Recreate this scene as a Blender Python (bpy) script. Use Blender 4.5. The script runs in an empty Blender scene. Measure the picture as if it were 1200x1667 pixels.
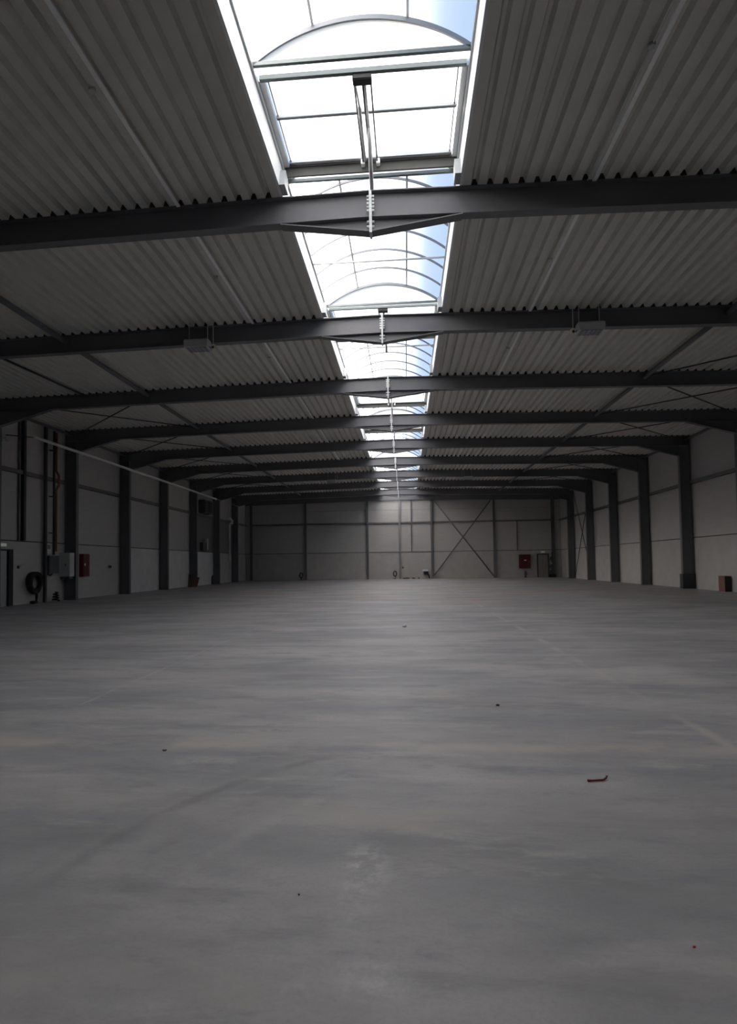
import bpy, bmesh, math, random
from mathutils import Vector, Matrix
random.seed(7)
scene = bpy.context.scene
C = scene.collection

# ------------------------------------------------------------------ camera
F_PX = 1000.0
yaw, pitch, roll = 0.0834, 0.0392, -0.0133
cam_pos = Vector((0.4788, 0.0, 1.3547))
fw = Vector((-math.sin(yaw)*math.cos(pitch), math.cos(yaw)*math.cos(pitch), math.sin(pitch)))
rt = Vector((math.cos(yaw), math.sin(yaw), 0))
up = rt.cross(fw)
rt2 = rt*math.cos(roll) + up*math.sin(roll)
up2 = -rt*math.sin(roll) + up*math.cos(roll)
cd = bpy.data.cameras.new('camera')
cd.sensor_fit = 'HORIZONTAL'; cd.sensor_width = 36.0
cd.lens = 36.0*F_PX/1200.0
cd.shift_x = 23.94/1200.0
cd.shift_y = 45.92/1200.0
cd.clip_end = 500
cam = bpy.data.objects.new('camera', cd); C.objects.link(cam)
m = Matrix((rt2, up2, -fw)).transposed().to_4x4(); m.translation = cam_pos
cam.matrix_world = m
scene.camera = cam

# ------------------------------------------------------------------ sky and exposure
w = bpy.data.worlds.new('sky'); scene.world = w; w.use_nodes = True
nt = w.node_tree; nt.nodes.clear()
SUN_EL, SUN_AZ, SUN_E = math.radians(25), math.radians(80), 20.0
sky = nt.nodes.new('ShaderNodeTexSky'); sky.sky_type = 'NISHITA'
sky.sun_disc = False
sky.sun_elevation = SUN_EL; sky.sun_rotation = -SUN_AZ
sky.air_density = 1.2; sky.dust_density = 5.0; sky.ozone_density = 1.0
bg = nt.nodes.new('ShaderNodeBackground'); bg.inputs['Strength'].default_value = 0.43
wo = nt.nodes.new('ShaderNodeOutputWorld')
nt.links.new(sky.outputs[0], bg.inputs[0]); nt.links.new(bg.outputs[0], wo.inputs[0])
try:
    w.cycles.sampling_method = 'AUTOMATIC'
except Exception:
    pass
scene.view_settings.view_transform = 'Standard'
scene.view_settings.look = 'None'
scene.view_settings.gamma = 1.0
scene.view_settings.exposure = 0.0
scene.view_settings.use_curve_mapping = False

Y_NEAR, Y_FAR = -2.4, 55.05
Y_SKY = 1.9            # unseen start of the rooflight, held back to darken the near floor
# the sun stands beyond the hall's left side; the milky rooflight panes spread its light
sd = bpy.data.lights.new('sun', 'SUN'); sd.energy = SUN_E; sd.angle = math.radians(12); sd.color = (1.0, 0.975, 0.945)
so = bpy.data.objects.new('sun', sd); C.objects.link(so)
so.location = (-30, 10, 30)
sdir = Vector((-math.cos(SUN_EL)*math.sin(SUN_AZ), math.cos(SUN_EL)*math.cos(SUN_AZ), math.sin(SUN_EL)))   # towards the sun
so.rotation_euler = sdir.to_track_quat('Z', 'Y').to_euler()

# ------------------------------------------------------------------ helpers
def rgb(v):
    return (v, v, v, 1) if not hasattr(v, '__len__') else (v[0], v[1], v[2], 1)

def mat(name, col, rough=0.6, metal=0.0, noise=0.08, scale=6.0, stretch=(1, 1, 1), bump=0.0, spec=0.5, coord='Object', emit=None):
    M = bpy.data.materials.new(name); M.use_nodes = True
    n = M.node_tree.nodes; l = M.node_tree.links
    b = n['Principled BSDF']
    b.inputs['Roughness'].default_value = rough
    b.inputs['Metallic'].default_value = metal
    b.inputs['Specular IOR Level'].default_value = spec
    tc = n.new('ShaderNodeTexCoord'); mp = n.new('ShaderNodeMapping')
    mp.inputs['Scale'].default_value = stretch
    l.new(tc.outputs[coord], mp.inputs[0])
    nz = n.new('ShaderNodeTexNoise'); nz.inputs['Scale'].default_value = scale
    nz.inputs['Detail'].default_value = 5
    l.new(mp.outputs[0], nz.inputs[0])
    cr = n.new('ShaderNodeMix'); cr.data_type = 'RGBA'
    c = rgb(col)
    cr.inputs[6].default_value = tuple(max(0, x*(1-noise*2)) for x in c[:3])+(1,)
    cr.inputs[7].default_value = tuple(min(1, x*(1+noise*2)) for x in c[:3])+(1,)
    l.new(nz.outputs[0], cr.inputs[0]); l.new(cr.outputs[2], b.inputs['Base Color'])
    if bump:
        bp = n.new('ShaderNodeBump'); bp.inputs['Strength'].default_value = bump
        bp.inputs['Distance'].default_value = 0.01
        l.new(nz.outputs[0], bp.inputs['Height']); l.new(bp.outputs[0], b.inputs['Normal'])
    if emit:
        b.inputs['Emission Color'].default_value = rgb(emit[0]); b.inputs['Emission Strength'].default_value = emit[1]
    return M

class MB:
    """collects simple shapes into one mesh"""
    def __init__(s): s.v = []; s.f = []; s.smooth = []
    def add(s, vs, fs, sm=False):
        o = len(s.v); s.v += [tuple(x) for x in vs]
        for f in fs: s.f.append(tuple(i+o for i in f)); s.smooth.append(sm)
        return s
    def box(s, x0, x1, y0, y1, z0, z1):
        v = [(x, y, z) for z in (z0, z1) for y in (y0, y1) for x in (x0, x1)]
        return s.add(v, [(0, 2, 3, 1), (4, 5, 7, 6), (0, 1, 5, 4), (2, 6, 7, 3), (0, 4, 6, 2), (1, 3, 7, 5)])
    def rbox(s, x0, x1, y0, y1, z0, z1, r=0.01, seg=2):
        bm = bmesh.new(); bmesh.ops.create_cube(bm, size=1)
        for v in bm.verts:
            v.co = Vector(((x0+x1)/2+v.co.x*(x1-x0), (y0+y1)/2+v.co.y*(y1-y0), (z0+z1)/2+v.co.z*(z1-z0)))
        bmesh.ops.bevel(bm, geom=list(bm.edges), offset=r, segments=seg, affect='EDGES')
        bm.verts.index_update()
        s.add([v.co[:] for v in bm.verts], [tuple(v.index for v in f.verts) for f in bm.faces]); bm.free(); return s
    def tube(s, pts, r, n=8, cap=True, sm=True):
        pts = [Vector(p) for p in pts]; rings = []
        for i, p in enumerate(pts):
            a = pts[max(0, i-1)]; b = pts[min(len(pts)-1, i+1)]
            d = (b-a).normalized()
            ref = Vector((0, 0, 1)) if abs(d.z) < 0.9 else Vector((1, 0, 0))
            u = d.cross(ref).normalized(); w_ = d.cross(u).normalized()
            rr = r[i] if hasattr(r, '__len__') else r
            rings.append([p+(u*math.cos(2*math.pi*k/n)+w_*math.sin(2*math.pi*k/n))*rr for k in range(n)])
        vs = [v for ring in rings for v in ring]; fs = []
        for i in range(len(rings)-1):
            for k in range(n):
                fs.append((i*n+k, i*n+(k+1) % n, (i+1)*n+(k+1) % n, (i+1)*n+k))
        s.add(vs, fs, sm)
        if cap:
            o = len(s.v)-len(vs)
            s.f.append(tuple(o+k for k in range(n))[::-1]); s.smooth.append(False)
            s.f.append(tuple(o+(len(rings)-1)*n+k for k in range(n))); s.smooth.append(False)
        return s
    def prism(s, poly, axis, a, b):
        """poly of 2-d points extruded along axis ('x' or 'y' or 'z') from a to b"""
        def P(p, t):
            return {'y': (p[0], t, p[1]), 'x': (t, p[0], p[1]), 'z': (p[0], p[1], t)}[axis]
        n = len(poly); vs = [P(p, a) for p in poly]+[P(p, b) for p in poly]
        fs = [tuple(range(n))[::-1], tuple(range(n, 2*n))]
        fs += [(i, (i+1) % n, n+(i+1) % n, n+i) for i in range(n)]
        return s.add(vs, fs)
    def mesh(s, name):
        me = bpy.data.meshes.new(name); me.from_pydata(s.v, [], s.f)
        bm = bmesh.new(); bm.from_mesh(me); bmesh.ops.recalc_face_normals(bm, faces=bm.faces); bm.to_mesh(me); bm.free()
        me.polygons.foreach_set('use_smooth', s.smooth); me.update(); return me
    def build(s, name, material, parent=None, loc=None):
        me = s.mesh(name)
        if material: me.materials.append(material)
        return link(name, me, parent, loc)

def link(name, me, parent=None, loc=None):
    o = bpy.data.objects.new(name, me); C.objects.link(o)
    if parent: o.parent = parent
    if loc: o.location = loc
    return o
def tag(o, label=None, cat=None, group=None, kind=None):
    if label: o['label'] = label
    if cat: o['category'] = cat
    if group: o['group'] = group
    if kind: o['kind'] = kind
    return o
def thing(name, loc, label, cat, group=None):
    o = bpy.data.objects.new(name, None); C.objects.link(o); o.location = loc
    return tag(o, label, cat, group)

# ------------------------------------------------------------------ materials
STEEL = mat('anthracite_steel', (0.15, 0.15, 0.16), rough=0.55, noise=0.06, scale=3)
STEEL_D = mat('dark_wall_steel', (0.045, 0.047, 0.05), rough=0.6, noise=0.06, scale=3)
GIRT = mat('girt_grey', (0.16, 0.16, 0.16), rough=0.6, noise=0.06)
POST_P = mat('ridge_post_grey', (0.27, 0.27, 0.28), rough=0.55, noise=0.05)
GALV = mat('galvanised_steel', (0.60, 0.62, 0.62), rough=0.5, metal=0.0, noise=0.1, scale=14)
GALV_L = mat('bright_zinc', (0.90, 0.91, 0.91), rough=0.45, metal=0.0, noise=0.06, scale=10)
DECK = mat('deck_sheet', (0.61, 0.60, 0.56), rough=0.65, noise=0.05, scale=2.5)
CURB = mat('curb_white', (0.74, 0.75, 0.76), rough=0.5, noise=0.04)
ALU = mat('aluminium', (0.42, 0.44, 0.45), rough=0.5, metal=0.0, noise=0.04)
ALU_A = mat('arch_bar', (0.20, 0.21, 0.23), rough=0.5, noise=0.04)
ALU_F = mat('fascia_sheet', (0.085, 0.085, 0.08), rough=0.6, noise=0.04)
ALU_D = mat('aluminium_dark', (0.16, 0.19, 0.19), rough=0.5, noise=0.05)
ALU_B = mat('bronze_bar', (0.10, 0.094, 0.09), rough=0.5, noise=0.05)
WHITE = mat('white_plastic', (0.75, 0.75, 0.74), rough=0.5, noise=0.03)
BLACK = mat('black_plastic', (0.018, 0.018, 0.019), rough=0.55, noise=0.1)
RUBBER = mat('black_hose', (0.012, 0.012, 0.013), rough=0.7, noise=0.1)
PANEL = mat('wall_sandwich_panel', (0.50, 0.485, 0.47), rough=0.7, noise=0.05, scale=1.2, stretch=(1, 1, 6))
PLINTH = mat('concrete_plinth', (0.49, 0.47, 0.45), rough=0.85, noise=0.08, scale=1.6, bump=0.1)
PLINTH_L = mat('pale_plinth', (0.66, 0.65, 0.64), rough=0.85, noise=0.08, scale=1.6, bump=0.1)
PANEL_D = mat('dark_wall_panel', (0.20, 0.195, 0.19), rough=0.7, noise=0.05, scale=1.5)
BACKING = mat('wall_backing', (0.05, 0.05, 0.05), rough=0.9)
CABINET = mat('cabinet_grey', (0.55, 0.57, 0.55), rough=0.5, noise=0.04)
DARKBOX = mat('box_dark_grey', (0.09, 0.095, 0.10), rough=0.6)
RED = mat('red_enamel', (0.105, 0.012, 0.012), rough=0.5, noise=0.08)
RED_W = mat('red_insulation', (0.15, 0.022, 0.02), rough=0.6)
BRICK = mat('brown_carton', (0.20, 0.095, 0.07), rough=0.85, noise=0.15, scale=8)
BOARD = mat('brown_board', (0.10, 0.075, 0.05), rough=0.85, noise=0.15, scale=6)
COPPER = mat('red_pipe_paint', (0.26, 0.10, 0.06), rough=0.6)
DOOR = mat('door_leaf', (0.44, 0.46, 0.46), rough=0.6, noise=0.04)
DOOR_W = mat('door_leaf_warm', (0.30, 0.28, 0.26), rough=0.6, noise=0.05)
SIGN = mat('sign_lit', (0.7, 0.74, 0.68), rough=0.5, emit=((0.8, 0.9, 0.75), 0.13))
GREEN = mat('sign_green', (0.05, 0.25, 0.10), rough=0.5)
GREY_L = mat('lamp_housing', (0.44, 0.44, 0.45), rough=0.5, metal=0.0, noise=0.05)
LAMP_GL = mat('lamp_diffuser', (0.30, 0.30, 0.33), rough=0.25, noise=0.1, scale=20)
CREAM = mat('cream_plastic', (0.62, 0.58, 0.45), rough=0.5)

def pane_mat():
    M = bpy.data.materials.new('polycarbonate_pane'); M.use_nodes = True
    n = M.node_tree.nodes; l = M.node_tree.links; n.clear()
    out = n.new('ShaderNodeOutputMaterial')
    tr = n.new('ShaderNodeBsdfTransparent'); tr.inputs[0].default_value = (0.93, 0.95, 0.97, 1)
    tl = n.new('ShaderNodeBsdfTranslucent'); tl.inputs[0].default_value = (0.9, 0.91, 0.93, 1)
    mx = n.new('ShaderNodeMixShader')
    tc = n.new('ShaderNodeTexCoord'); nz = n.new('ShaderNodeTexNoise'); nz.inputs['Scale'].default_value = 1.3
    nz.inputs['Detail'].default_value = 3
    mr = n.new('ShaderNodeMapRange'); mr.inputs[3].default_value = 0.955; mr.inputs[4].default_value = 0.985
    l.new(tc.outputs['Object'], nz.inputs[0]); l.new(nz.outputs[0], mr.inputs[0])
    l.new(mr.outputs[0], mx.inputs[0]); l.new(tr.outputs[0], mx.inputs[1]); l.new(tl.outputs[0], mx.inputs[2])
    l.new(mx.outputs[0], out.inputs[0])
    return M
PANE = pane_mat()

def floor_mat():
    M = bpy.data.materials.new('concrete_floor'); M.use_nodes = True
    T = M.node_tree; n = T.nodes; l = T.links; b = n['Principled BSDF']
    tc = n.new('ShaderNodeTexCoord'); co = tc.outputs['Object']
    def noise(scale, st=(1, 1, 1), rot=0, detail=6, rough=0.55, off=(0, 0, 0)):
        mp = n.new('ShaderNodeMapping'); mp.inputs['Scale'].default_value = st; mp.inputs['Rotation'].default_value = (0, 0, rot)
        mp.inputs['Location'].default_value = off
        l.new(co, mp.inputs[0]); z = n.new('ShaderNodeTexNoise'); z.inputs['Scale'].default_value = scale
        z.inputs['Detail'].default_value = detail; z.inputs['Roughness'].default_value = rough
        l.new(mp.outputs[0], z.inputs[0]); return z.outputs[0]
    def ramp(v, a, b_):
        r = n.new('ShaderNodeMapRange'); r.inputs[1].default_value = a; r.inputs[2].default_value = b_
        r.interpolation_type = 'SMOOTHSTEP'; l.new(v, r.inputs[0]); return r.outputs[0]
    def mth(op, a, c=None):
        q = n.new('ShaderNodeMath'); q.operation = op
        for i, v in enumerate((a, c)):
            if v is None: continue
            if isinstance(v, (int, float)): q.inputs[i].default_value = v
            else: l.new(v, q.inputs[i])
        return q.outputs[0]
    def mix(fac, a, c):
        q = n.new('ShaderNodeMix'); q.data_type = 'RGBA'
        l.new(fac, q.inputs[0])
        for i, v in ((6, a), (7, c)):
            if isinstance(v, tuple): q.inputs[i].default_value = v+(1,)
            else: l.new(v, q.inputs[i])
        return q.outputs[2]
    sp = n.new('ShaderNodeSeparateXYZ'); l.new(co, sp.inputs[0]); X, Y = sp.outputs[0], sp.outputs[1]
    base = mix(ramp(noise(0.55, (0.6, 1.3, 1), detail=9, rough=0.62), 0.34, 0.66), (0.262, 0.263, 0.278), (0.418, 0.412, 0.415))
    base = mix(mth('MULTIPLY', ramp(noise(1.5, (0.45, 1.5, 1), 0.15, 9, 0.68), 0.48, 0.68), 0.75), base, (0.215, 0.217, 0.230))
    base = mix(mth('MULTIPLY', ramp(noise(1.9, (0.5, 1.5, 1), -0.5, 9, 0.66, (5, 3, 0)), 0.53, 0.72), 0.65), base, (0.47, 0.46, 0.455))
    base = mix(mth('MULTIPLY', ramp(noise(3.6, (0.6, 1.2, 1), 0.75, 8, 0.7, (2, 9, 0)), 0.52, 0.72), 0.6), base, (0.205, 0.208, 0.222))
    base = mix(mth('MULTIPLY', ramp(noise(45, detail=4, rough=0.7), 0.40, 0.7), 0.22), base, (0.22, 0.22, 0.23))
    base = mix(mth('MULTIPLY', ramp(noise(0.8, (0.5, 1.6, 1), 0.1, 8, 0.7, (12, 4, 0)), 0.52, 0.72), 0.40), base, (0.44, 0.405, 0.365))
    # brown-red dust towards the far end and warm dust
    far = mth('MULTIPLY', ramp(Y, 12.0, 30.0), ramp(noise(0.28, (1.0, 0.7, 1), 0, 7, 0.7, (9, 0, 0)), 0.45, 0.7))
    base = mix(mth('MULTIPLY', far, 0.9), base, (0.37, 0.298, 0.262))
    base = mix(mth('MULTIPLY', ramp(noise(0.5, (0.25, 2.2, 1), 0, 6, 0.6, (0, 8, 0)), 0.5, 0.7), 0.35), base, (0.42, 0.40, 0.375))
    wob = mth('MULTIPLY', mth('SUBTRACT', noise(1.1, detail=3), 0.5), 0.14)
    # saw-cut joints filled with pale dust at X = +-2.76
    def band(v, centre, hw):
        d = mth('ABSOLUTE', mth('SUBTRACT', mth('ADD', v, wob), centre))
        q = n.new('ShaderNodeMapRange'); q.inputs[1].default_value = 0; q.inputs[2].default_value = hw
        q.inputs[3].default_value = 1; q.inputs[4].default_value = 0; q.interpolation_type = 'SMOOTHSTEP'
        l.new(d, q.inputs[0]); return q.outputs[0]
    brk = ramp(noise(0.9, (1, 1, 1), 0, 4, 0.6, (3, 1, 0)), 0.42, 0.62)
    jr = mth('MULTIPLY', mth('MULTIPLY', band(X, 2.79, 0.085), brk), 0.55)
    jl = mth('MULTIPLY', mth('MULTIPLY', band(X, -2.76, 0.04), brk), 0.45)
    base = mix(jr, base, (0.50, 0.47, 0.43)); base = mix(jl, base, (0.50, 0.47, 0.43))
    jy = mth('MULTIPLY', mth('MULTIPLY', band(Y, 4.62, 0.24), ramp(noise(1.4, (0.6, 1, 1), 0, 5, 0.65, (1, 7, 0)), 0.38, 0.60)), 0.75)
    base = mix(jy, base, (0.46, 0.435, 0.40))
    # curved tyre mark: arc of radius 3.6 about (2.1, 1.4)
    def arc(cx, cy, R, hw, x_lo, x_hi, col, amt):
        nonlocal base
        dx = mth('SUBTRACT', X, cx); dy = mth('SUBTRACT', Y, cy)
        d = mth('SQRT', mth('ADD', mth('MULTIPLY', dx, dx), mth('MULTIPLY', dy, dy)))
        bnd = band(d, R, hw)
        lim = mth('MULTIPLY', ramp(X, x_lo-0.5, x_lo), mth('SUBTRACT', 1.0, ramp(X, x_hi, x_hi+0.5)))
        lim = mth('MULTIPLY', lim, ramp(Y, 2.0, 3.1))
        a = mth('MULTIPLY', mth('MULTIPLY', bnd, lim), mth('MULTIPLY', ramp(noise(2.2, detail=7, rough=0.7), 0.38, 0.62), amt))
        base = mix(a, base, col)
    # pale spills
    def blob(cx, cy, rx, ry, amt, col=(0.50, 0.50, 0.51)):
        nonlocal base
        dx = mth('DIVIDE', mth('SUBTRACT', X, cx), rx); dy = mth('DIVIDE', mth('SUBTRACT', Y, cy), ry)
        d = mth('SQRT', mth('ADD', mth('MULTIPLY', dx, dx), mth('MULTIPLY', dy, dy)))
        q = n.new('ShaderNodeMapRange'); q.inputs[1].default_value = 0.1; q.inputs[2].default_value = 1
        q.inputs[3].default_value = 1; q.inputs[4].default_value = 0; l.new(d, q.inputs[0])
        a = mth('MULTIPLY', mth('MULTIPLY', q.outputs[0], ramp(noise(9, detail=6, rough=0.7), 0.42, 0.62)), amt)
        base = mix(a, base, col)
    arc(1.67, 2.2, 2.79, 0.075, -1.0, -0.35, (0.18, 0.18, 0.185), 0.6)
    arc(1.67, 2.2, 2.93, 0.10, -1.25, -0.5, (0.24, 0.24, 0.25), 0.45)
    arc(1.67, 2.2, 2.60, 0.14, -1.1, -0.4, (0.45, 0.44, 0.44), 0.35)
    arc(1.67, 2.2, 2.44, 0.14, -0.9, -0.62, (0.20, 0.20, 0.205), 0.55)
    arc(1.67, 2.2, 2.22, 0.10, -0.75, -0.2, (0.45, 0.44, 0.44), 0.4)
    blob(-0.62, 5.02, 0.22, 0.035, 0.6, (0.15, 0.15, 0.155))
    blob(0.27, 2.78, 0.15, 0.32, 0.9, (0.56, 0.56, 0.57)); blob(0.35, 2.06, 0.17, 0.15, 0.8, (0.53, 0.53, 0.55)); blob(0.11, 1.97, 0.06, 0.10, 0.8); blob(0.26, 2.45, 0.12, 0.25, 0.5)
    l.new(base, b.inputs['Base Color'])
    rr = n.new('ShaderNodeMapRange'); rr.inputs[3].default_value = 0.42; rr.inputs[4].default_value = 0.68
    l.new(noise(0.9, detail=6), rr.inputs[0]); l.new(rr.outputs[0], b.inputs['Roughness'])
    b.inputs['Specular IOR Level'].default_value = 0.35
    bp = n.new('ShaderNodeBump'); bp.inputs['Strength'].default_value = 0.12; bp.inputs['Distance'].default_value = 0.005
    l.new(noise(14, detail=6), bp.inputs['Height']); l.new(bp.outputs[0], b.inputs['Normal'])
    return M

# ------------------------------------------------------------------ dimensions
BAY = 5.0726
def FY(k): return 9.957 + BAY*(k-1)           # centre line of frame k
XI, XO, XW = 13.5, 14.0, 14.05               # column inner flange, outer flange, wall face
ZR, SL = 7.056, 0.0193                       # rafter underside at the ridge, roof slope
DEP = 0.45
def zb(x): return ZR - SL*abs(x)             # rafter underside
def zd(x): return ZR + DEP - SL*abs(x)       # deck underside

# ------------------------------------------------------------------ floor
o = MB().box(-14.4, 14.4, Y_NEAR-0.3, Y_FAR+0.3, -0.3, 0.0).build('floor', floor_mat()); tag(o, 'bare grey concrete hall floor with dusty joints and tyre marks', kind='structure')

# ------------------------------------------------------------------ roof decks
ceilings = {}
RIB = 0.09
FILL = mat('rib_filler_foam', (0.045, 0.045, 0.045), rough=0.9)
for s, side in ((-1, 'left'), (1, 'right')):
    mb = MB(); P = 0.25; prof = []; x = 1.5
    while x < 14.25:
        prof += [(x, 0), (x+0.135, 0), (x+0.170, RIB), (x+0.215, RIB)]; x += P
    prof.append((x, 0))
    y0, y1 = Y_NEAR-0.25, Y_FAR+0.2
    vs = []; fs = []
    for (px, pz) in prof:
        vs += [(s*px, y0, zd(px)+pz), (s*px, y1, zd(px)+pz)]
    for i in range(len(prof)-1): fs.append((2*i, 2*i+1, 2*i+3, 2*i+2))
    mb.add(vs, fs)
    c = mb.build('ceiling_'+side, DECK)
    tag(c, 'corrugated grey steel roof deck on the slope above the ' + ('electrical cabinet' if s < 0 else 'brown carton'), kind='structure')
    ceilings[s] = c
    # foam fillers close the ribs over every frame
    mb = MB()
    for k in range(1, 10):
        x = 1.5
        while x < 13.9:
            z = zd(x+0.19)
            pr_ = [(s*(x+0.14), z-0.001), (s*(x+0.245), z-0.001), (s*(x+0.215), z+RIB-0.003), (s*(x+0.172), z+RIB-0.003)]
            mb.prism(pr_, 'y', FY(k)-0.112, FY(k)-0.06); x += P
    q = mb.build('rib_filler', FILL, c); q['kind'] = 'stuff'; q['label'] = 'black foam rib fillers over the frames'
    # outer roof skin keeps the daylight out
    MB().box(min(s*1.5, s*14.4), max(s*1.5, s*14.4), y0, y1, 7.66, 7.72).build('roof_skin', BACKING, c)
    # rooflight kerb
    x0, x1 = sorted((s*1.455, s*1.50))
    MB().box(x0, x1, Y_SKY, y1, 7.48, 8.0).build('curb', CURB, c)['label'] = 'white sheet-metal rooflight curb'
    x0, x1 = sorted((s*1.425, s*1.455))
    MB().box(x0, x1, Y_SKY, y1, 7.93, 8.0).build('curb_rail', ALU, c)
    brk = None
    for k in range(1, 9):
        x0, x1 = s*1.455, s*1.36
        q = MB().prism([(FY(k)-0.42, 7.482), (FY(k)-0.12, 7.482), (FY(k)-0.12, 7.74), (FY(k)-0.32, 7.78)], 'x', min(x0, x1), max(x0, x1))
        q.build('curb_bracket', ALU, c)
    # struts between the frames
    for k in range(1, 9):
        MB().tube([(s*8.17, FY(k)+0.02, 7.19), (s*8.17, FY(k+1)-0.02, 7.19)], 0.07, 10).build('strut', STEEL, c)
        MB().tube([(s*13.75, FY(k)+0.02, 7.05), (s*13.75, FY(k+1)-0.02, 7.05)], 0.06, 8).build('eaves_strut', STEEL, c)
    for k in range(2 if s > 0 else 3, 8):
        a, b = FY(k)+0.05, FY(k+1)-0.05
        MB().tube([(s*8.25, a, 7.17), (s*13.45, b, 7.12)], 0.022, 6).build('brace_rod', STEEL_D, c)
        MB().tube([(s*8.25, b, 7.22), (s*13.45, a, 7.17)], 0.022, 6).build('brace_rod', STEEL_D, c)
MB().tube([(-10.62, FY(2)+0.12, 7.19), (-10.28, FY(3)-0.12, 7.2)], 0.035, 8).build('conduit', STEEL_D, ceilings[-1])

rc = MB(); x = -1.5
while x < 1.49:
    rc.prism([(x, 7.48), (x+0.135, 7.48), (x+0.17, 7.48+RIB), (x+0.215, 7.48+RIB), (x+0.25, 7.48), (x+0.25, 7.64), (x, 7.64)], 'y', Y_NEAR-0.25, Y_SKY); x += 0.25
rc.build('ridge_light_block', DECK, ceilings[1])  # unseen deck added over the near ridge to keep daylight off the floor
MB().box(-1.5, 1.5, Y_SKY-0.05, Y_SKY, 7.48, 8.6).build('light_block_end', CURB, ceilings[1])  # unseen board closing the end of the added deck against the sky

# ------------------------------------------------------------------ walls
def side_wall(s, side, label):
    x0, x1 = sorted((s*(XW+0.05), s*(XW+0.25)))
    w_ = MB().box(x0, x1, Y_NEAR-0.2, Y_FAR+0.2, -0.1, 7.64).build('wall_'+side, BACKING)
    tag(w_, label, kind='structure')
    edges = [Y_NEAR] + [FY(k) for k in range(0, 10)] + [Y_FAR]
    for i in range(len(edges)-1):
        a, b = edges[i]+0.012, edges[i+1]-0.012
        k = i-1                                    # bay after frame k
        rows = [(0.0, 2.38, PLINTH), (2.42, 4.99, PANEL), (5.01, 7.55, PANEL)]
        for z0, z1, mt in rows:
            depth = 0.0
            if s < 0:
                if mt is PLINTH and k < 5: mt = PANEL
                elif mt is PLINTH and k < 8: mt = PLINTH_L
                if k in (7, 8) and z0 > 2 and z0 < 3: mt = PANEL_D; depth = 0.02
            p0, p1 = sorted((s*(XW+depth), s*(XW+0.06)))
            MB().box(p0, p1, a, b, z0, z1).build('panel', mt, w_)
        if k >= 0:
            g0, g1 = sorted((s*(XW-0.13), s*(XW+0.01)))
            ya, yb = edges[i]+0.12, edges[i+1]-(0.12 if i < len(edges)-2 else 0.02)
            mb = MB().box(g0, g1, ya, yb, 4.93, 4.942).box(g0, g1, ya, yb, 5.068, 5.08)
            f0, f1 = sorted((s*(XW-0.13), s*(XW-0.118))); mb.box(f0, f1, ya, yb, 4.942, 5.068)
            mb.build('girt', GIRT, w_)
    return w_
wl = side_wall(-1, 'left', 'long hall wall carrying the electrical cabinet and red fire cabinet')
wr = side_wall(1, 'right', 'long hall wall with pale plinth behind the brown carton')
# wall bracing in the bay before the last frame of the right wall
for (a, b) in (((0.1), 7.0), (7.0, 0.1)):
    MB().tube([(13.93, FY(8)+0.25, a), (13.93, FY(9)-0.25, b)], 0.025, 6).build('brace_rod', STEEL_D, wr)

far = MB().box(-14.3, 14.3, Y_FAR+0.06, Y_FAR+0.25, -0.1, 7.66).build('wall_far', BACKING)
tag(far, 'end wall of grey panels with cross bracing, door and red hose box', kind='structure')
MB().box(-1.5, 1.5, Y_FAR+0.06, Y_FAR+0.25, 7.66, 8.6).build('gable_upstand', CURB, far)
xe = [-XW, -8.5, -2.87, 2.84, 8.32, XW]
for i in range(5):
    for z0, z1, mt in ((0.0, 2.38, PLINTH), (2.42, 4.99, PANEL), (5.01, 6.165, PANEL), (6.18, 7.55, PANEL)):
        MB().box(xe[i]+0.01, xe[i+1]-0.01, Y_FAR, Y_FAR+0.07, z0, z1).build('panel', mt, far)
def ipost(x, y, w_, d, z0, z1, name, mt, parent):
    t = 0.012
    mb = MB().box(x-w_/2, x+w_/2, y-d, y-d+t, z0, z1).box(x-w_/2, x+w_/2, y-t, y, z0, z1).box(x-t/2, x+t/2, y-d+t, y-t, z0, z1)
    return mb.build(name, mt, parent)
for x, wd in ((-13.5, 0.20), (-8.5, 0.18), (-2.87, 0.16), (2.84, 0.17), (8.32, 0.18), (13.38, 0.26)):
    ipost(x, Y_FAR-0.005, wd, 0.2, 0, zd(x)-0.1, 'post', STEEL, far)
ipost(0.0, Y_FAR-0.005, 0.18, 0.2, 0, 7.35, 'post', POST_P, far)
ipost(1.05, Y_FAR-0.005, 0.09, 0.1, 2.4, 7.3, 'thin_post', STEEL, far)
ipost(10.31, Y_FAR-0.005, 0.08, 0.1, 2.4, 5.0, 'thin_post', STEEL, far)
gx = [-13.4, -8.6, -8.4, -2.96, -2.78, -0.1, 0.1, 2.75, 2.93, 8.22, 8.42, 13.25]
for a, b in zip(gx[0::2], gx[1::2]):
    MB().box(a, b, Y_FAR-0.12, Y_FAR-0.005, 4.95, 4.962).box(a, b, Y_FAR-0.12, Y_FAR-0.005, 5.07, 5.082).box(a, b, Y_FAR-0.12, Y_FAR-0.108, 4.962, 5.07).build('girt', GIRT, far)
    MB().box(a, b, Y_FAR-0.03, Y_FAR-0.002, 2.37, 2.43).build('plinth_flashing', GIRT, far)
yb = Y_FAR-0.16
MB().tube([(2.95, yb, 7.1), (8.22, yb, 0.15)], 0.05, 8).build('cross_brace', STEEL, far)
MB().tube([(8.15, yb-0.06, 7.0), (2.95, yb-0.06, 0.2)], 0.05, 8).build('cross_brace', STEEL, far)
for s in (-1, 1):
    MB().prism([(0.0, zb(0)-0.0), (s*14.0, zb(14)), (s*14.0, zd(14)-0.005), (0, zd(0)-0.005)], 'y', Y_FAR-0.26, Y_FAR-0.215).build('end_rafter', STEEL, far)
near = MB().box(-14.3, 14.3, Y_NEAR-0.25, Y_NEAR, -0.1, 8.6).build('wall_near', PANEL_D)  # unseen end wall, set close and coloured dark to dim the near floor
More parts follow.
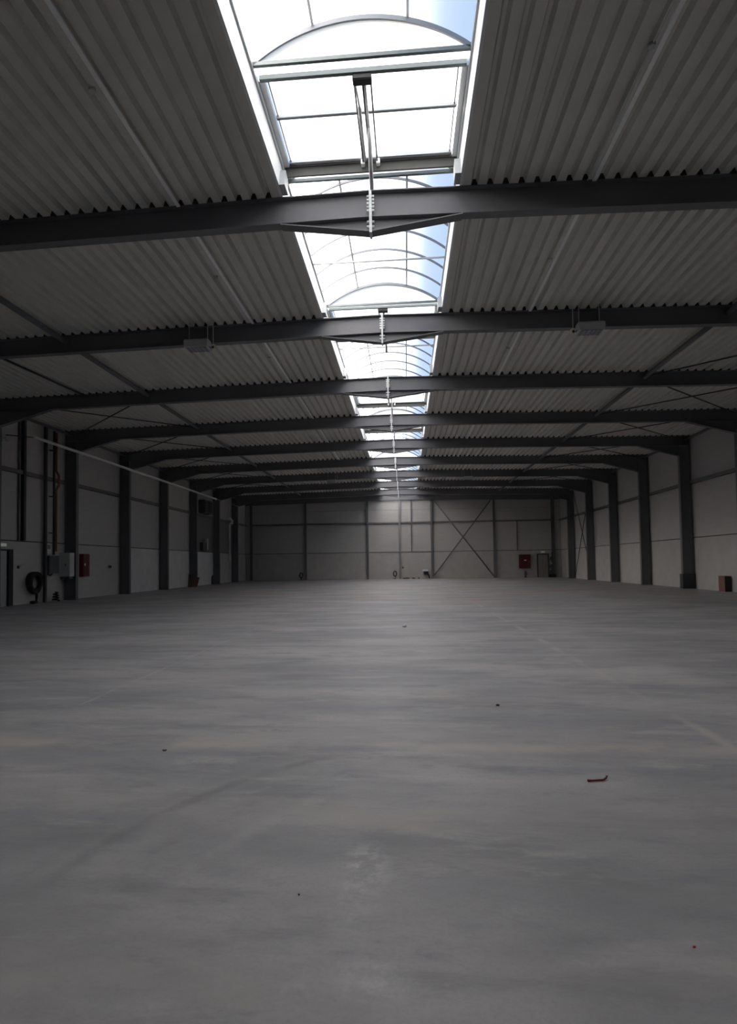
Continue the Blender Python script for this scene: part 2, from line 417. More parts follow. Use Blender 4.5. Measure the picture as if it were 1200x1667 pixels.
tag(near, 'plain panelled end wall behind the open hall floor', kind='structure')

# posts and pipes of the left wall near the electrical cabinet
MB().box(-13.96, -13.86, 23.44, 23.56, 0, 7.1).build('post', STEEL_D, wl)
MB().box(-14.04, -13.88, 22.06, 22.2, 2.42, 7.05).build('post', STEEL_D, wl)
MB().box(-14.04, -13.96, 21.90, 21.98, 2.42, 7.05).build('thin_post', STEEL, wl)

# ------------------------------------------------------------------ portal frames
ORD = {1: 'ninth', 2: 'eighth', 3: 'seventh', 4: 'sixth', 5: 'fifth', 6: 'fourth', 7: 'third', 8: 'second', 9: 'first'}
FWD = 0.10       # half flange width
def meshes_for_frame():
    M_ = {}
    tf = 0.016
    for s in (-1, 1):
        mb = MB()
        for x in (s*(XI+tf/2), s*(XO-tf/2)):
            mb.box(x-tf/2, x+tf/2, -FWD, FWD, 0.02, zb(XI)+0.02 if abs(x) < 13.7 else zd(XO)-0.03)
        x0, x1 = sorted((s*(XI+tf), s*(XO-tf))); mb.box(x0, x1, -0.008, 0.008, 0.02, zb(13.75))
        M_['column', s] = mb.mesh('column')
        x0, x1 = sorted((s*(XI-0.03), s*(XO+0.03))); M_['base_plate', s] = MB().box(x0, x1, -FWD-0.03, FWD+0.03, 0, 0.025).mesh('base_plate')
        # rafter
        mb = MB(); a, b = 0.022*s, s*XO
        def bar(f0, f1, y, xa=a, xb=b):
            mb.prism([(xa, f0(xa)), (xb, f0(xb)), (xb, f1(xb)), (xa, f1(xa))], 'y', -y, y)
        bar(zb, lambda x: zb(x)+tf, FWD)
        bar(lambda x: zd(x)-tf-0.002, lambda x: zd(x)-0.002, FWD)
        bar(lambda x: zb(x)+tf, lambda x: zd(x)-tf, 0.006)
        M_['rafter', s] = mb.mesh('rafter')
        # apex haunch
        mb = MB(); XA = 1.50; zt = 6.81
        mb.prism([(0.022*s, zb(0)), (XA*s, zb(XA)), (0.022*s, zt+0.02)], 'y', -0.006, 0.006)
        mb.prism([(0.022*s, zt), (XA*s, zb(XA)-0.018), (XA*s, zb(XA)), (0.022*s, zt+0.02)], 'y', -FWD, FWD)
        M_['apex_haunch', s] = mb.mesh('apex_haunch')
        # knee haunch
        mb = MB(); XK = 11.65; zk = 6.30
        mb.prism([(XK*s, zb(XK)), (XI*s, zb(XI)), (XI*s, zk+0.02)], 'y', -0.006, 0.006)
        mb.prism([(XK*s, zb(XK)-0.018), (XK*s, zb(XK)), (XI*s, zk+0.02), (XI*s, zk)], 'y', -FWD, FWD)
        M_['knee_haunch', s] = mb.mesh('knee_haunch')
        x0, x1 = sorted((0.0, 0.022*s)); M_['end_plate', s] = MB().box(x0, x1, -FWD-0.01, FWD+0.01, 6.785, 7.50).mesh('end_plate')
    for key, me in M_.items():
        me.materials.append(GALV if key[0] == 'end_plate' else STEEL)
    M_['bolt'] = MB().tube([(-0.062, 0, 0), (0.062, 0, 0)], 0.017, 6, sm=False).mesh('bolt'); M_['bolt'].materials.append(GALV_L)
    return M_
FM = meshes_for_frame()
for k in range(1, 10):
    if k == 9: lab = 'anthracite steel portal frame, the first before the end wall with the hose box'
    else: lab = 'anthracite steel portal frame, %s from the end wall with the hose box' % ORD[k]
    fr = thing('steel_portal_frame', (0, FY(k), 0), lab, 'steel frame', 'portal frames across the hall')
    for s in (-1, 1):
        for part in ('column', 'base_plate', 'rafter', 'apex_haunch', 'knee_haunch', 'end_plate'):
            p = link(part, FM[part, s], fr)
            if part == 'end_plate':
                p['label'] = 'pale zinc end plate bolted at the ridge'
                if s < 0 and k <= 6:
                    for z in (7.42, 7.36, 7.30, 7.24, 7.18, 6.99, 6.91):
                        link('bolt', FM['bolt'], p, (0, -0.055, z))
    if k == 5:
        MB().box(XI-0.05, XO+0.02, -0.16, 0.16, 0.025, 0.70).build('column_guard', STEEL_D, fr)

# ------------------------------------------------------------------ rooflight
RISE, HC = 0.52, 1.455
RAD = (HC*HC+RISE*RISE)/(2*RISE); ZC = 8.0+RISE-RAD; AMAX = math.asin(HC/RAD)
def arcpt(t, r=0.0):
    a = AMAX*t; return ((RAD+r)*math.sin(a), ZC+(RAD+r)*math.cos(a))
vents = [7.80, 15.47, 23.2, 28.2, 38.35]
VL = 2.42
segs = []; y = Y_SKY
for v in vents: segs.append((y, v-0.03)); y = v+VL
segs.append((y, Y_FAR+0.02))
seg_lab = ['milky barrel rooflight stretch between the plain near end wall and the ninth vent frame',
           'milky barrel rooflight stretch between the fourth and fifth roof vents from the hose box wall',
           'milky barrel rooflight stretch between the third and fourth roof vents from the hose box wall',
           'milky barrel rooflight stretch between the second and third roof vents from the hose box wall',
           'milky barrel rooflight stretch between the first and second roof vents from the hose box wall',
           'milky barrel rooflight stretch ending at the end wall with the hose box']
seg_lab[0] = 'milky barrel rooflight stretch before the fifth roof vent from the hose box wall'
NA = 24
def arch_mesh(wd=0.03, ht=0.045):
    mb = MB(); vs = []; fs = []
    for i in range(NA+1):
        t = -1+2*i/NA; lo = arcpt(t, -ht); hi = arcpt(t, 0)
        vs += [(lo[0], -wd/2, lo[1]), (lo[0], wd/2, lo[1]), (hi[0], wd/2, hi[1]), (hi[0], -wd/2, hi[1])]
    for i in range(NA):
        for j in range(4): fs.append((4*i+j, 4*i+(j+1) % 4, 4*i+4+(j+1) % 4, 4*i+4+j))
    fs += [(0, 1, 2, 3), (4*NA, 4*NA+3, 4*NA+2, 4*NA+1)]
    me = mb.add(vs, fs).mesh('arch'); me.materials.append(ALU_A); return me
ARCH = arch_mesh(0.028, 0.04)
ARCH_W = arch_mesh(0.05, 0.06)
def pane_mesh(L, t0, t1):
    mb = MB(); vs = []; fs = []; n = 8
    for i in range(n+1):
        p = arcpt(t0+(t1-t0)*i/n, 0.006); q = arcpt(t0+(t1-t0)*i/n, 0.016)
        vs += [(p[0], 0.004, p[1]), (p[0], L-0.004, p[1])]
    for i in range(n): fs.append((2*i, 2*i+1, 2*i+3, 2*i+2))
    mb.add(vs, fs, True); me = mb.mesh('pane'); me.materials.append(PANE); return me
TS = [-1.0, -0.40, 0.40, 1.0]
LUN = None
for si, (a, b) in enumerate(segs):
    root = thing('barrel_rooflight', (0, a, 8.0), seg_lab[si], 'rooflight', 'barrel rooflight stretches along the ridge')
    nn = max(1, round((b-a)/0.945)); L = (b-a)/nn
    pm = [pane_mesh(L, TS[j], TS[j+1]) for j in range(3)]
    for i in range(nn+1):
        link('arch', ARCH_W if i in (0, nn) else ARCH, root, (0, min(max(i*L, 0.02), b-a-0.02), -8.0))
        if i < nn:
            for j in range(3): link('pane', pm[j], root, (0, i*L, -8.0))
    for t in (-0.40, 0.40):
        p = arcpt(t, -0.004)
        MB().box(p[0]-0.018, p[0]+0.018, 0, b-a, p[1]-8.0-0.008, p[1]-8.0+0.004).build('seam_strip', ALU, root)
    # half-moon end glazing
    for yy in ((b-a-0.02,) if si == 0 else (0.02, b-a-0.02)) if si < len(segs)-1 else (0.02,):
        pts = [arcpt(-1+2*i/NA, -0.01) for i in range(NA+1)]
        vs = [(p[0], yy, p[1]-8.0) for p in pts]
        MB().add(vs, [tuple(range(len(vs)))]).build('end_pane', PANE, root)
        MB().box(-1.45, 1.45, yy-0.025, yy+0.025, -0.05, 0.0).build('end_rail', ALU_D, root)
    for ty in (13.17, 18.53):
        if a < ty < b: MB().tube([(-1.45, ty-a, -0.03), (1.45, ty-a, -0.03)], 0.022, 8).build('tie_bar', GALV, root)

def vent(s0, n):
    r = thing('roof_vent', (0, s0, 8.0), 'flat glazed roof vent with opener rods, %s from the end wall with the hose box' % n, 'roof vent', 'opening vents in the ridge rooflight')
    def B(name, mt, *a): return MB().box(*a).build(name, mt, r)
    MB().add([(-1.44, 0.0, 0.04), (1.44, 0.0, 0.04), (1.44, 0.2, 0.04), (-1.44, 0.2, 0.04)], [(0, 1, 2, 3)]).build('pane', PANE, r)
    B('cross_rail', ALU_D, -1.40, 1.40, 0.20, 0.26, -0.02, 0.05)
    for s in (-1, 1):
        x0, x1 = sorted((s*1.345, s*1.454)); B('side_rail', CURB, x0, x1, 0.26, VL, 0.0, 0.06)
        x0, x1 = sorted((s*1.29, s*1.305)); B('side_rail', ALU_B, x0, x1, 0.26, 2.1, 0.01, 0.04)
    B('glazing_bar', ALU, -1.33, 1.33, 0.96, 0.975, 0.0, 0.04)
    B('glazing_bar', ALU_B, -1.33, 1.33, 1.02, 1.042, 0.02, 0.04)
    B('glazing_bar', ALU, -1.33, 1.33, 1.99, 2.02, 0.0, 0.04)
    B('glazing_bar', ALU_B, -1.33, 1.33, 2.05, 2.075, 0.0, 0.04)
    B('fascia', ALU_B, -1.40, 1.40, 2.10, 2.115, 0.0, 0.06)
    B('fascia', ALU_F, -1.44, 1.44, 2.115, 2.15, -0.15, 0.0)
    for y0, y1 in ((0.26, 0.96), (1.045, 1.99), (2.15, 2.42)):
        for x0, x1 in ((-1.345, -0.005), (0.005, 1.345)):
            vs = [(x0, y0, 0.045), (x1, y0, 0.045), (x1, y1, 0.045), (x0, y1, 0.045)]
            MB().add(vs, [(0, 1, 2, 3)]).build('pane', PANE, r)
    MB().rbox(-0.13, 0.13, 0.22, 0.36, -0.10, -0.02, 0.012).build('motor_box', BLACK, r)
    for xx, rr in ((-0.115, 0.012), (0.005, 0.018), (0.115, 0.012)):
        MB().tube([(xx, 0.34, -0.05), (xx+0.01, 2.08, -0.05)], rr, 8).build('guide_rail', ALU_B, r)
    MB().tube([(-0.10, 0.36, -0.06), (-0.075, 0.75, -0.07), (-0.075, 0.80, -0.07), (-0.075, 2.02, -0.03)], [0.012, 0.014, 0.026, 0.026], 8).build('opener_rod', WHITE, r)
    MB().tube([(0.04, 1.15, -0.10), (0.04, 1.28, -0.20), (0.04, 1.85, -0.62)], [0.016, 0.032, 0.032], 8).build('opener_rod', WHITE, r)
    MB().tube([(0.03, 0.36, -0.06), (0.04, 1.16, -0.10)], 0.016, 8).build('opener_link', GALV_L, r)
    for xx in (-0.11, 0.14):
        MB().rbox(xx-0.03, xx+0.03, 2.0, 2.1, -0.09, 0.0, 0.008).build('rod_bracket', GALV_L, r)
for s0, n in zip(vents, ('fifth', 'fourth', 'third', 'second', 'first')): vent(s0, n)

# ------------------------------------------------------------------ cable channels under the deck
for s, xc in ((-1, -3.235), (1, 3.575)):
    r = thing('cable_channel', (xc, 0, 7.40), 'galvanised cable channel and thin conduit under the deck above the ' + ('electrical cabinet side' if s < 0 else 'brown carton side'), 'cable channel')
    zt = zd(abs(xc)) - 7.40
    for k in range(0, 6):
        a = FY(k)+0.11 if k > 0 else Y_NEAR+0.3; b = FY(k+1)-0.11
        t = 0.004; mb = MB().box(-0.03, 0.03, a, b, zt-0.035, zt-0.031).box(-0.03, -0.026, a, b, zt-0.031, zt-0.003).box(0.026, 0.03, a, b, zt-0.031, zt-0.003)
        mb.build('channel', GALV_L, r)
        ox = -0.15 if s < 0 else -0.10
        MB().tube([(ox, a, zt-0.012), (ox, b, zt-0.012)], 0.011, 6).build('conduit', GALV, r)
        if k < 3:
            yj = 7.28 if k == 0 else (a+b)/2-0.1
            q = MB().tube([(ox-0.005, yj, zt-0.045), (ox-0.005, yj, zt-0.002)], 0.045, 12)
            q.build('junction_box', GREY_L, r)

# ------------------------------------------------------------------ hanging lamps
def lamp(x, y, flip, lab, full=True):
    r = thing('hanging_lamp', (x, y, 6.74), lab, 'lamp', 'boxy lamps hung beside the frames')
    mb = MB(); mb.prism([(-0.20, 0.0), (0.20, 0.0), (0.20, 0.16), (0.12, 0.22), (-0.12, 0.22), (-0.20, 0.16)], 'x', -0.29, 0.29)
    mb.build('housing', GREY_L, r)
    MB().box(-0.25, 0.25, -0.17, 0.17, -0.012, 0.0).build('diffuser', LAMP_GL, r)
    for i in range(5):
        xx = -0.20+i*0.10; MB().box(xx-0.008, xx+0.008, -0.17, 0.17, -0.024, -0.012).build('louvre', STEEL, r)
    f = -1 if flip else 1
    q = MB().rbox(f*0.40-0.055, f*0.40+0.055, -0.06, 0.05, -0.02, 0.10, 0.02).build('plug_box', CREAM, r)
    MB().tube([(f*0.40, -0.061, 0.02), (f*0.40, -0.09, 0.0)], 0.03, 8).build('socket', BLACK, q)
    for xx in (f*0.39, -f*0.22, f*0.25):
        MB().tube([(xx, 0.0, 0.09 if abs(xx) > 0.3 else 0.20), (xx, 0.0, zd(x)-6.74-0.001)], 0.010, 6).build('rod', GALV, r)
    MB().tube([(f*0.29, 0, 0.06), (f*0.33, 0, 0.02), (f*0.36, 0, 0.03)], 0.012, 6).build('cable', BLACK, r)
lamp(-4.57, 14.68, False, 'grey boxy lamp on rods by the eighth frame, on the electrical cabinet side')
lamp(4.90, 14.68, True, 'grey boxy lamp on rods by the eighth frame, on the brown carton side')
lamp(-4.3, 40.15, False, 'grey boxy lamp on rods by the third frame, on the electrical cabinet side')
lamp(4.62, 40.15, True, 'grey boxy lamp on rods by the third frame, on the brown carton side')

# ------------------------------------------------------------------ left wall equipment
r = thing('electrical_cabinet', (-13.80, 24.86, 1.0), 'pale grey electrical cabinet with dark cable box on the wall beside a column', 'cabinet')
MB().rbox(-0.24, 0.25, -0.16, 0.19, 0.0, 1.0, 0.012).build('body', CABINET, r)
MB().rbox(-0.225, 0.235, -0.178, -0.158, 0.015, 0.985, 0.006).build('door', CABINET, r)
MB().rbox(0.05, 0.09, -0.20, -0.176, 0.45, 0.53, 0.006).build('lock', BLACK, r)
MB().box(-0.20, 0.20, -0.12, 0.15, -0.10, 0.0).build('cable_box', DARKBOX, r)
r = thing('meter_box', (-XW, 23.72, 1.95), 'small white meter box above the dark switch box', 'meter box')
MB().rbox(0.0, 0.16, -0.13, 0.15, 0.0, 0.42, 0.01).build('body', WHITE, r)
MB().rbox(0.158, 0.172, -0.09, 0.10, 0.18, 0.36, 0.005).build('window', LAMP_GL, r)
r = thing('switch_box', (-XW, 23.97, 1.15), 'dark grey switch box between the wall post and electrical cabinet', 'switch box')
MB().rbox(0.0, 0.26, -0.36, 0.34, 0.0, 0.72, 0.012).build('body', DARKBOX, r)
MB().rbox(0.25, 0.27, -0.30, 0.0, 0.05, 0.66, 0.006).build('door', DARKBOX, r)
MB().tube([(0.05, -0.2, 0.0), (0.08, 0.0, -0.09), (0.05, 0.2, 0.0)], 0.03, 8).build('cable', RUBBER, r)
for yy, mt, lab in ((24.02, STEEL_D, 'dark conduit pipe rising from the switch box to the eaves'), (24.33, COPPER, 'rusty red pipe rising from the electrical cabinet to the eaves')):
    r = thing('conduit_pipe', (-XW, yy, 2.0), lab, 'pipe')
    if mt is COPPER:
        pts = [(0.10, 0, 0.05), (0.10, 0, 2.6), (0.19, 0.05, 2.8), (0.19, 0.05, 3.2), (0.10, 0, 3.4), (0.10, 0, 5.0)]
    else: pts = [(0.19, 0, -0.1), (0.19, 0, 5.0)]
    MB().tube(pts, 0.05, 8).build('pipe', mt, r)
    for z in (0.8, 2.3, 4.2): MB().box(0.0, 0.12 if mt is COPPER else 0.2, -0.06, 0.06, z-0.02, z+0.02).build('clip', STEEL_D, r)

# coiled hose hung from the wall post
r = thing('coiled_hose', (-XW+0.16, 22.78, 0.0), 'coil of black hose hanging on the wall beside the post', 'hose')
mb = MB()
rr = random.Random(3)
for i in range(9):
    pts = []; ry = 0.40-0.045*(i % 3); ox = 0.07*(i//3-1)
    for j in range(33):
        a = 2*math.pi*j/32
        pts.append((ox+0.02*math.sin(2*a+i), ry*math.cos(a)+0.012*math.sin(3*a+i), 0.81+ry*math.sin(a)+0.015*math.cos(2*a+2*i)))
    mb.tube(pts, 0.035, 8, cap=False)
mb.build('coil', RUBBER, r)
pts = [(0.03, 0.1, 0.40), (0.05, 0.06, 0.22), (0.08, 0.02, 0.06), (0.10, -0.14, 0.055), (0.06, -0.30, 0.055), (0.0, -0.22, 0.06), (0.0, 0.0, 0.06)]
MB().tube(pts, 0.055, 8).build('loose_end', RUBBER, r)
MB().tube([(-0.15, 0.05, 1.22), (0.02, 0.05, 1.22), (0.05, 0.05, 1.27)], 0.015, 6).build('hook', GALV, r)

r = thing('fire_cabinet', (-XW, 26.6, 0.96), 'narrow red fire cabinet with small white mark on the wall past the column', 'fire cabinet')
MB().rbox(0.0, 0.20, -0.28, 0.28, 0.0, 1.02, 0.012).build('body', RED, r)
MB().rbox(0.198, 0.212, -0.25, 0.25, 0.03, 0.99, 0.006).build('door', RED, r)
MB().prism([(-0.22, 0.53), (-0.15, 0.47), (-0.08, 0.55), (-0.15, 0.62)], 'x', 0.212, 0.216).build('mark', WHITE, r)
r = thing('wall_socket', (-XW, 29.12, 1.33), 'small dark socket box low on the bare wall panel', 'socket')
MB().rbox(0.0, 0.09, -0.07, 0.07, 0.0, 0.14, 0.01).build('body', DARKBOX, r)
MB().tube([(0.09, 0, 0.06), (0.115, 0, 0.05)], 0.04, 10).build('cover', BLACK, r)
r = thing('wall_spotlight', (-XW, 21.98, 1.36), 'small wall spotlight between door and hanging hose', 'spotlight')
MB().rbox(0.0, 0.05, -0.05, 0.05, 0.0, 0.1, 0.008).build('base', BLACK, r)
MB().tube([(0.05, 0, 0.05), (0.14, 0.04, 0.07), (0.17, 0.06, 0.09)], [0.02, 0.045, 0.055], 10).build('head', WHITE, r)

# personnel door by the hose
d = thing('door_1', (-XW, 20.9, 0), 'pale grey personnel door with its shaded reveal painted black beside hanging hose', 'door'); del d['category']; d['kind'] = 'structure'
MB().box(0.0, 0.05, -0.55, 0.36, 0.0, 2.02).build('leaf', DOOR, d)
MB().box(0.0, 0.14, 0.36, 0.60, 0.0, 2.07).build('jamb', BLACK, d)  # black block stands in for the darkness inside the door reveal
MB().box(0.0, 0.14, -0.65, -0.55, 0.0, 2.07).build('jamb', BLACK, d)
MB().box(0.0, 0.14, -0.55, 0.36, 2.02, 2.07).build('lintel', BLACK, d)
h = MB().tube([(0.05, 0.24, 1.05), (0.10, 0.24, 1.05), (0.10, 0.12, 1.05)], 0.012, 8).build('handle', GALV, d)
r = thing('exit_sign', (-XW, 21.05, 2.16), 'small pale exit sign above the grey personnel door with blackened reveal', 'sign')
MB().rbox(0.0, 0.06, -0.19, 0.19, 0.0, 0.13, 0.008).build('housing', WHITE, r)
MB().box(0.06, 0.064, -0.17, 0.17, 0.015, 0.115).build('face', SIGN, r)

# long rail along the left columns
r = thing('wall_rail', (-13.37, 21.85, 6.30), 'long pale galvanised rail tube fixed along the inner faces of columns', 'rail')
MB().tube([(0, 0, 0), (0, 22.3, 0)], 0.058, 10).build('tube', GALV_L, r)
MB().tube([(0, 22.3, 0), (0, 29.4, 0.03)], 0.022, 8).build('thin_tube', GALV, r)
MB().tube([(0, 22.25, 0), (0, 22.35, 0)], 0.06, 10).build('coupling', WHITE, r)
MB().tube([(0, 0.05, -0.01), (-0.60, -0.75, -0.06)], 0.02, 6).build('end_bracket', STEEL_D, r)
for k in range(4, 9):
    MB().box(-0.13, 0.0, FY(k)-21.85-0.03, FY(k)-21.85+0.03, -0.03, 0.03).build('clamp', STEEL_D, r)
r = thing('bracket_lamp', (-XW, 21.05, 6.0), 'small pale bracket lamp high on the wall at the start of the rail', 'lamp')
MB().box(0.0, 0.03, -0.06, 0.06, 0.0, 0.2).build('base', GALV, r)
MB().tube([(0.03, 0, 0.12), (0.14, 0, 0.12), (0.16, 0, 0.02)], [0.02, 0.03, 0.06], 8).build('head', WHITE, r)

# pale rain pipe in the ninth bay
r = thing('rain_pipe', (-13.86, 49.25, 1.1), 'pale vertical rain pipe with an elbow on the wall before the first frame', 'pipe')
MB().tube([(0, 0, 0.65), (0, 0, 3.65)], 0.085, 10).build('pipe', WHITE, r)
MB().tube([(0, 0, 3.65), (0.03, 0.2, 3.75), (0.08, 0.55, 3.80), (0.08, 0.62, 3.95), (0.03, 0.3, 4.1), (0, 0, 4.2)], 0.10, 10).build('elbow', WHITE, r)
MB().tube([(0, 0, 4.2), (0, -0.05, 5.1)], 0.06, 8).build('upper_pipe', GALV, r)
MB().tube([(0, 0, 0.0), (0, 0, 0.62)], 0.045, 8).build('lower_pipe', GALV, r)
for z in (1.2, 3.2): MB().box(-0.19, 0.0, -0.09, 0.09, z-0.03, z+0.03).build('clip', GALV, r)

# dark units between third and second frame on the left wall
r = thing('wall_heater', (-XW, 43.4, 5.12), 'dark twin-boxed heater unit high on the wall between third and second frames', 'heater')
MB().rbox(0.0, 0.5, -1.2, -0.45, 0.0, 0.95, 0.03).build('casing', DARKBOX, r)
MB().rbox(0.0, 0.5, -0.30, 0.45, 0.0, 0.95, 0.03).build('casing', DARKBOX, r)
for yy in (-0.82, 0.08):
    for i in range(4): MB().box(0.5, 0.52, yy-0.3, yy+0.3, 0.15+0.19*i, 0.22+0.19*i).build('louvre', STEEL_D, r)
MB().box(0.0, 0.06, 0.85, 1.05, -0.1, 0.95).build('side_panel', GALV, r)
r = thing('wall_control_box', (-XW, 43.4, 2.5), 'dark control box with cream cover under the high wall heater', 'control box')
MB().rbox(0.0, 0.25, -0.9, 0.0, 0.0, 0.55, 0.02).build('body', DARKBOX, r)
MB().rbox(0.0, 0.22, 0.05, 0.35, 0.05, 0.85, 0.015).build('cover', CREAM, r)

# boards leaning at the third column
r = thing('leaning_board', (-13.55, FY(7)-0.55, 0.0), 'brown boards leaning against the foot of the third frame column', 'board')
MB().add([(-0.25, -0.45, 0), (0.1, -0.45, 0), (0.1, -0.40, 0), (-0.25, -0.40, 0), (-0.3, -0.15, 0.85), (0.05, -0.15, 0.85), (0.05, -0.10, 0.85), (-0.3, -0.10, 0.85)],
         [(0, 3, 2, 1), (4, 5, 6, 7), (0, 1, 5, 4), (2, 3, 7, 6), (0, 4, 7, 3), (1, 2, 6, 5)]).build('board', BOARD, r)
MB().add([(-0.05, -0.30, 0), (0.3, -0.25, 0), (0.3, -0.20, 0), (-0.05, -0.25, 0), (-0.05, 0.25, 0.62), (0.3, 0.25, 0.62), (0.3, 0.30, 0.62), (-0.05, 0.30, 0.62)],
         [(0, 3, 2, 1), (4, 5, 6, 7), (0, 1, 5, 4), (2, 3, 7, 6), (0, 4, 7, 3), (1, 2, 6, 5)]).build('board', BRICK, r)
o = MB().rbox(-13.95, -13.65, FY(8)-0.95, FY(8)-0.62, 0.0, 0.75, 0.02).build('gas_bottle_crate', DARKBOX)
bpy.data.objects.remove(o)
r = thing('floor_canister', (-13.8, FY(8)-0.75, 0.0), 'dark canister standing at the foot of the second frame column', 'canister')
MB().tube([(0, 0, 0), (0, 0, 0.55), (0, 0, 0.66), (0, 0, 0.72)], [0.13, 0.13, 0.06, 0.04], 12).build('body', DARKBOX, r)
MB().tube([(0, 0, 0.72), (0, 0, 0.78)], 0.05, 8).build('valve', GALV, r)

# small dark heap on floor under the cabinet
r = thing('cable_heap', (-13.85, 24.0, 0.0), 'small heap of black cable on the floor under the switch box', 'cable')
pts = []
for j in range(40):
    a = j*0.55; q = 0.18-0.002*j; pts.append((0.10+q*0.6*math.cos(a), q*math.sin(a), 0.03+0.009*j))
MB().tube(pts, 0.03, 6).build('loop', RUBBER, r)

# ------------------------------------------------------------------ right wall: carton
r = thing('carton', (13.89, 27.16, 0.0), 'brown carton standing on the floor against the pale plinth wall', 'carton')
MB().rbox(-0.13, 0.12, -0.24, 0.28, 0.0, 0.66, 0.006).build('body', BRICK, r)
MB().box(-0.131, 0.121, 0.0, 0.05, 0.659, 0.663).build('tape', BOARD, r)
MB().box(-0.13, 0.12, -0.262, -0.242, 0.0, 0.63).build('shade_sheet', BLACK, r)  # black sheet paints the shade of the carton's front face

# ------------------------------------------------------------------ far wall equipment
d = thing('door_2', (12.48, Y_FAR, 0), 'warm grey personnel door in the end wall beside the red hose box', 'door'); del d['category']; d['kind'] = 'structure'
MB().box(-0.42, 0.42, -0.05, -0.001, 0.0, 1.98).build('leaf', DOOR_W, d)
for s in (-1, 1):
    x0, x1 = sorted((s*0.42, s*0.50)); MB().box(x0, x1, -0.09, -0.001, 0.0, 2.06).build('jamb', STEEL_D, d)
MB().box(-0.42, 0.42, -0.09, -0.001, 1.98, 2.06).build('lintel', STEEL_D, d)
MB().tube([(0.32, -0.05, 1.02), (0.32, -0.10, 1.02), (0.20, -0.10, 1.02)], 0.018, 8).build('handle', BLACK, d)
r = thing('exit_sign', (12.5, Y_FAR, 2.15), 'small pale exit sign above the warm grey end wall door', 'sign')
MB().rbox(-0.17, 0.17, -0.07, -0.001, 0.0, 0.14, 0.008).build('housing', WHITE, r)
MB().box(-0.155, 0.155, -0.075, -0.07, 0.012, 0.128).build('face', SIGN, r)
r = thing('hose_box', (10.9, Y_FAR, 0.8), 'red wall box for a fire hose beside the end wall door', 'hose box')
MB().rbox(-0.48, 0.48, -0.28, -0.001, 0.0, 1.22, 0.02).build('body', RED, r)
MB().rbox(-0.44, 0.44, -0.30, -0.278, 0.05, 1.17, 0.01).build('door', RED, r)
MB().box(-0.09, 0.11, -0.305, -0.30, 0.66, 0.76).build('label_plate', WHITE, r)
MB().tube([(0.36, -0.30, 0.6), (0.36, -0.33, 0.6), (0.36, -0.33, 0.5)], 0.012, 6).build('handle', GALV, r)
r = thing('fire_extinguisher', (10.9, Y_FAR-0.25, 0.0), 'dark fire extinguisher under the red hose box', 'extinguisher')
MB().tube([(0, 0, 0.0), (0, 0, 0.42), (0, 0, 0.50), (0, 0, 0.54)], [0.10, 0.10, 0.06, 0.03], 12).build('body', DARKBOX, r)
MB().tube([(0, 0, 0.54), (0, 0, 0.58), (-0.12, 0, 0.62)], 0.025, 6).build('valve', BLACK, r)
MB().tube([(0.0, -0.02, 0.57), (0.14, -0.04, 0.5), (0.15, -0.04, 0.25)], 0.018, 6).build('hose', RUBBER, r)

def coil_on_wall(x, lab, h=0.75, mt=RUBBER):
    r = thing('cable_coil', (x, Y_FAR-0.14, 0.0), lab, 'cable coil')
    mb = MB()
    for i in range(4):
        mb.tube([((0.16-0.01*i)*math.cos(2*math.pi*j/20), 0.02*(i-1.5), h-0.25+(0.24-0.01*i)*math.sin(2*math.pi*j/20)) for j in range(21)], 0.028, 6, cap=False)
    mb.build('coil', mt, r)
    MB().tube([(0.0, 0, h-0.5), (0.02, 0, 0.16), (0.04, -0.05, 0.025), (-0.1, -0.1, 0.025)], 0.03, 6).build('loose_end', mt, r)
    MB().tube([(0, 0.13, h+0.0), (0, -0.05, h+0.0)], 0.015, 6).build('hook', GALV, r)
coil_on_wall(-0.46, 'black cable coil hung on the end wall beside the pale ridge post', 0.72)
coil_on_wall(-8.92, 'black cable coil hung on the end wall beside a dark post away from the bracing', 0.66)
r = thing('post_switch', (0.24, Y_FAR, 0.92), 'small dark switch on the end wall just past the pale ridge post', 'switch')
MB().rbox(-0.07, 0.07, -0.08, -0.001, 0.0, 0.16, 0.01).build('body', DARKBOX, r)
MB().box(-0.03, 0.03, -0.09, -0.08, 0.04, 0.12).build('button', BLACK, r)
r = thing('socket_station', (2.25, Y_FAR, 0.25), 'white topped socket station low on the end wall beside the crossed bracing', 'socket')
MB().rbox(-0.28, 0.22, -0.30, -0.001, 0.40, 0.56, 0.02).build('cover', WHITE, r)
MB().rbox(-0.14, 0.24, -0.24, -0.001, 0.10, 0.40, 0.02).build('body', BLACK, r)
MB().tube([(0.2, -0.12, 0.15), (0.30, -0.14, 0.0), (0.32, -0.16, -0.22)], 0.05, 8).build('cable', RUBBER, r)
r = thing('rubble_heap', (1.0, Y_FAR-0.25, 0.0), 'low heap of brown rubble at the foot of the end wall beside ridge post', 'rubble')
mb = MB()
for i in range(9):
    a = rr.uniform(-0.7, 0.9); q = rr.uniform(0.05, 0.10)
    mb.rbox(a-q, a+q, -0.1-q, -0.1+q, 0.0, q*rr.uniform(0.9, 1.6), q*0.3, 1)
st = mb.build('rubble', BRICK, r); st['kind'] = 'stuff'
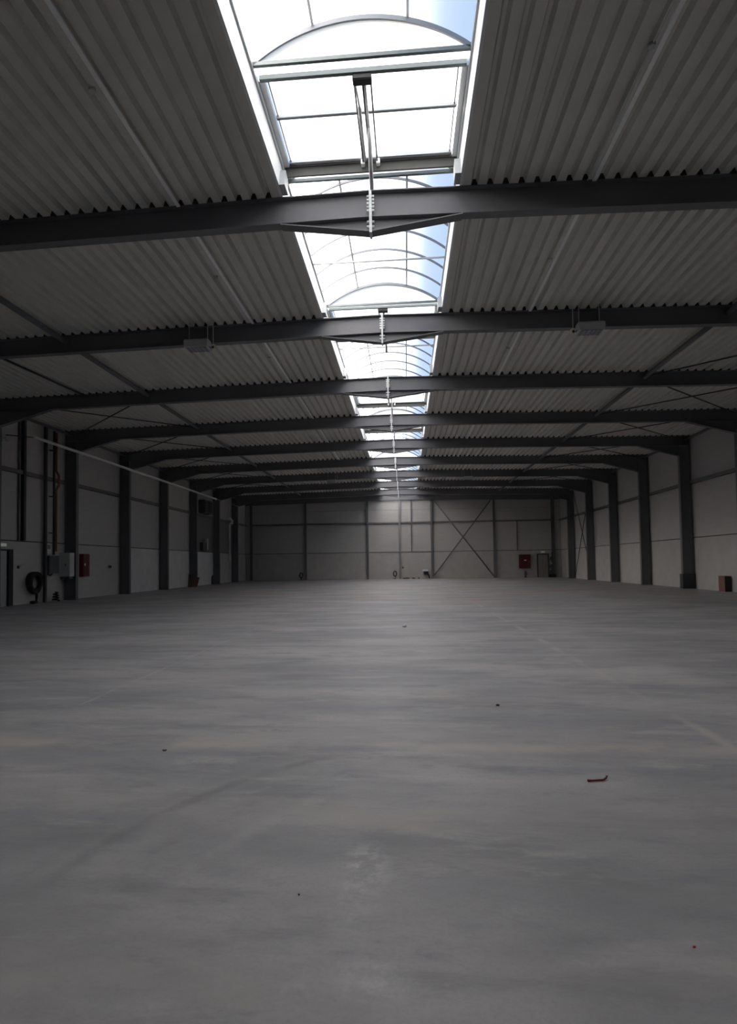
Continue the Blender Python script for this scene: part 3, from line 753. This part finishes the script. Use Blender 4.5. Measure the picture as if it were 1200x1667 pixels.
# clutter in the corner beside the door
r = thing('corner_valve_stack', (13.22, Y_FAR-0.28, 0.0), 'dark stack of valves and pipes in the corner beside the end wall door', 'valves')
MB().tube([(0, 0.05, 0.0), (0, 0.05, 2.2)], 0.05, 8).build('riser', STEEL_D, r)
for z, q in ((0.45, 0.20), (0.95, 0.17), (1.65, 0.18)):
    MB().tube([(-0.05, -0.12, z), (-0.05, 0.02, z)], q, 14).build('valve', DARKBOX, r)
MB().rbox(-0.30, 0.25, -0.2, 0.2, 0.0, 0.28, 0.03).build('base_box', BLACK, r)
MB().rbox(-0.22, -0.02, -0.14, 0.0, 1.15, 1.28, 0.02).build('gauge', GALV, r)

# ------------------------------------------------------------------ bits on the floor
o = MB().tube([(1.572, 3.933, 0.009), (1.60, 3.938, 0.008), (1.64, 3.946, 0.008), (1.672, 3.952, 0.008), (1.69, 3.966, 0.014), (1.705, 3.985, 0.022)], [0.008, 0.006, 0.006, 0.006, 0.006, 0.005], 8).build('bent_wire', RED_W)
tag(o, 'short bent piece of dark red insulated wire lying on the concrete', 'wire')
def chip(name, x, y, q, hgt, mt, lab, cat, seed):
    bm = bmesh.new(); bmesh.ops.create_icosphere(bm, subdivisions=1, radius=1); rn = random.Random(seed)
    for v in bm.verts:
        k = rn.uniform(0.7, 1.15); v.co = Vector((v.co.x*q*k, v.co.y*q*0.8*k, max(0, v.co.z*hgt*k+hgt*0.6)))
    me = bpy.data.meshes.new(name); bm.to_mesh(me); bm.free(); me.materials.append(mt)
    return tag(link(name, me, None, (x, y, 0.0)), lab, cat)
PAPER = mat('white_paper', (0.88, 0.88, 0.87), rough=0.8, noise=0.02)
chip('stone_chip', 1.323, 5.956, 0.020, 0.012, BLACK, 'small black stone chip on the bare floor', 'chip', 1)
chip('paper_scrap', 0.427, 13.212, 0.06, 0.038, PAPER, 'crumpled white paper scrap on the floor far out in the hall', 'paper', 2)
chip('red_cap', 1.463, 2.294, 0.006, 0.004, mat('bright_red', (0.8, 0.04, 0.03)), 'tiny bright red cap on the floor', 'cap', 3)
chip('mortar_crumb', -1.315, 4.453, 0.022, 0.010, mat('mortar', (0.32, 0.26, 0.21)), 'flat beige mortar crumb on the dusty floor joint', 'crumb', 4)
chip('pebble', 0.02, 2.55, 0.005, 0.004, BLACK, 'tiny dark pebble on the floor', 'pebble', 6)
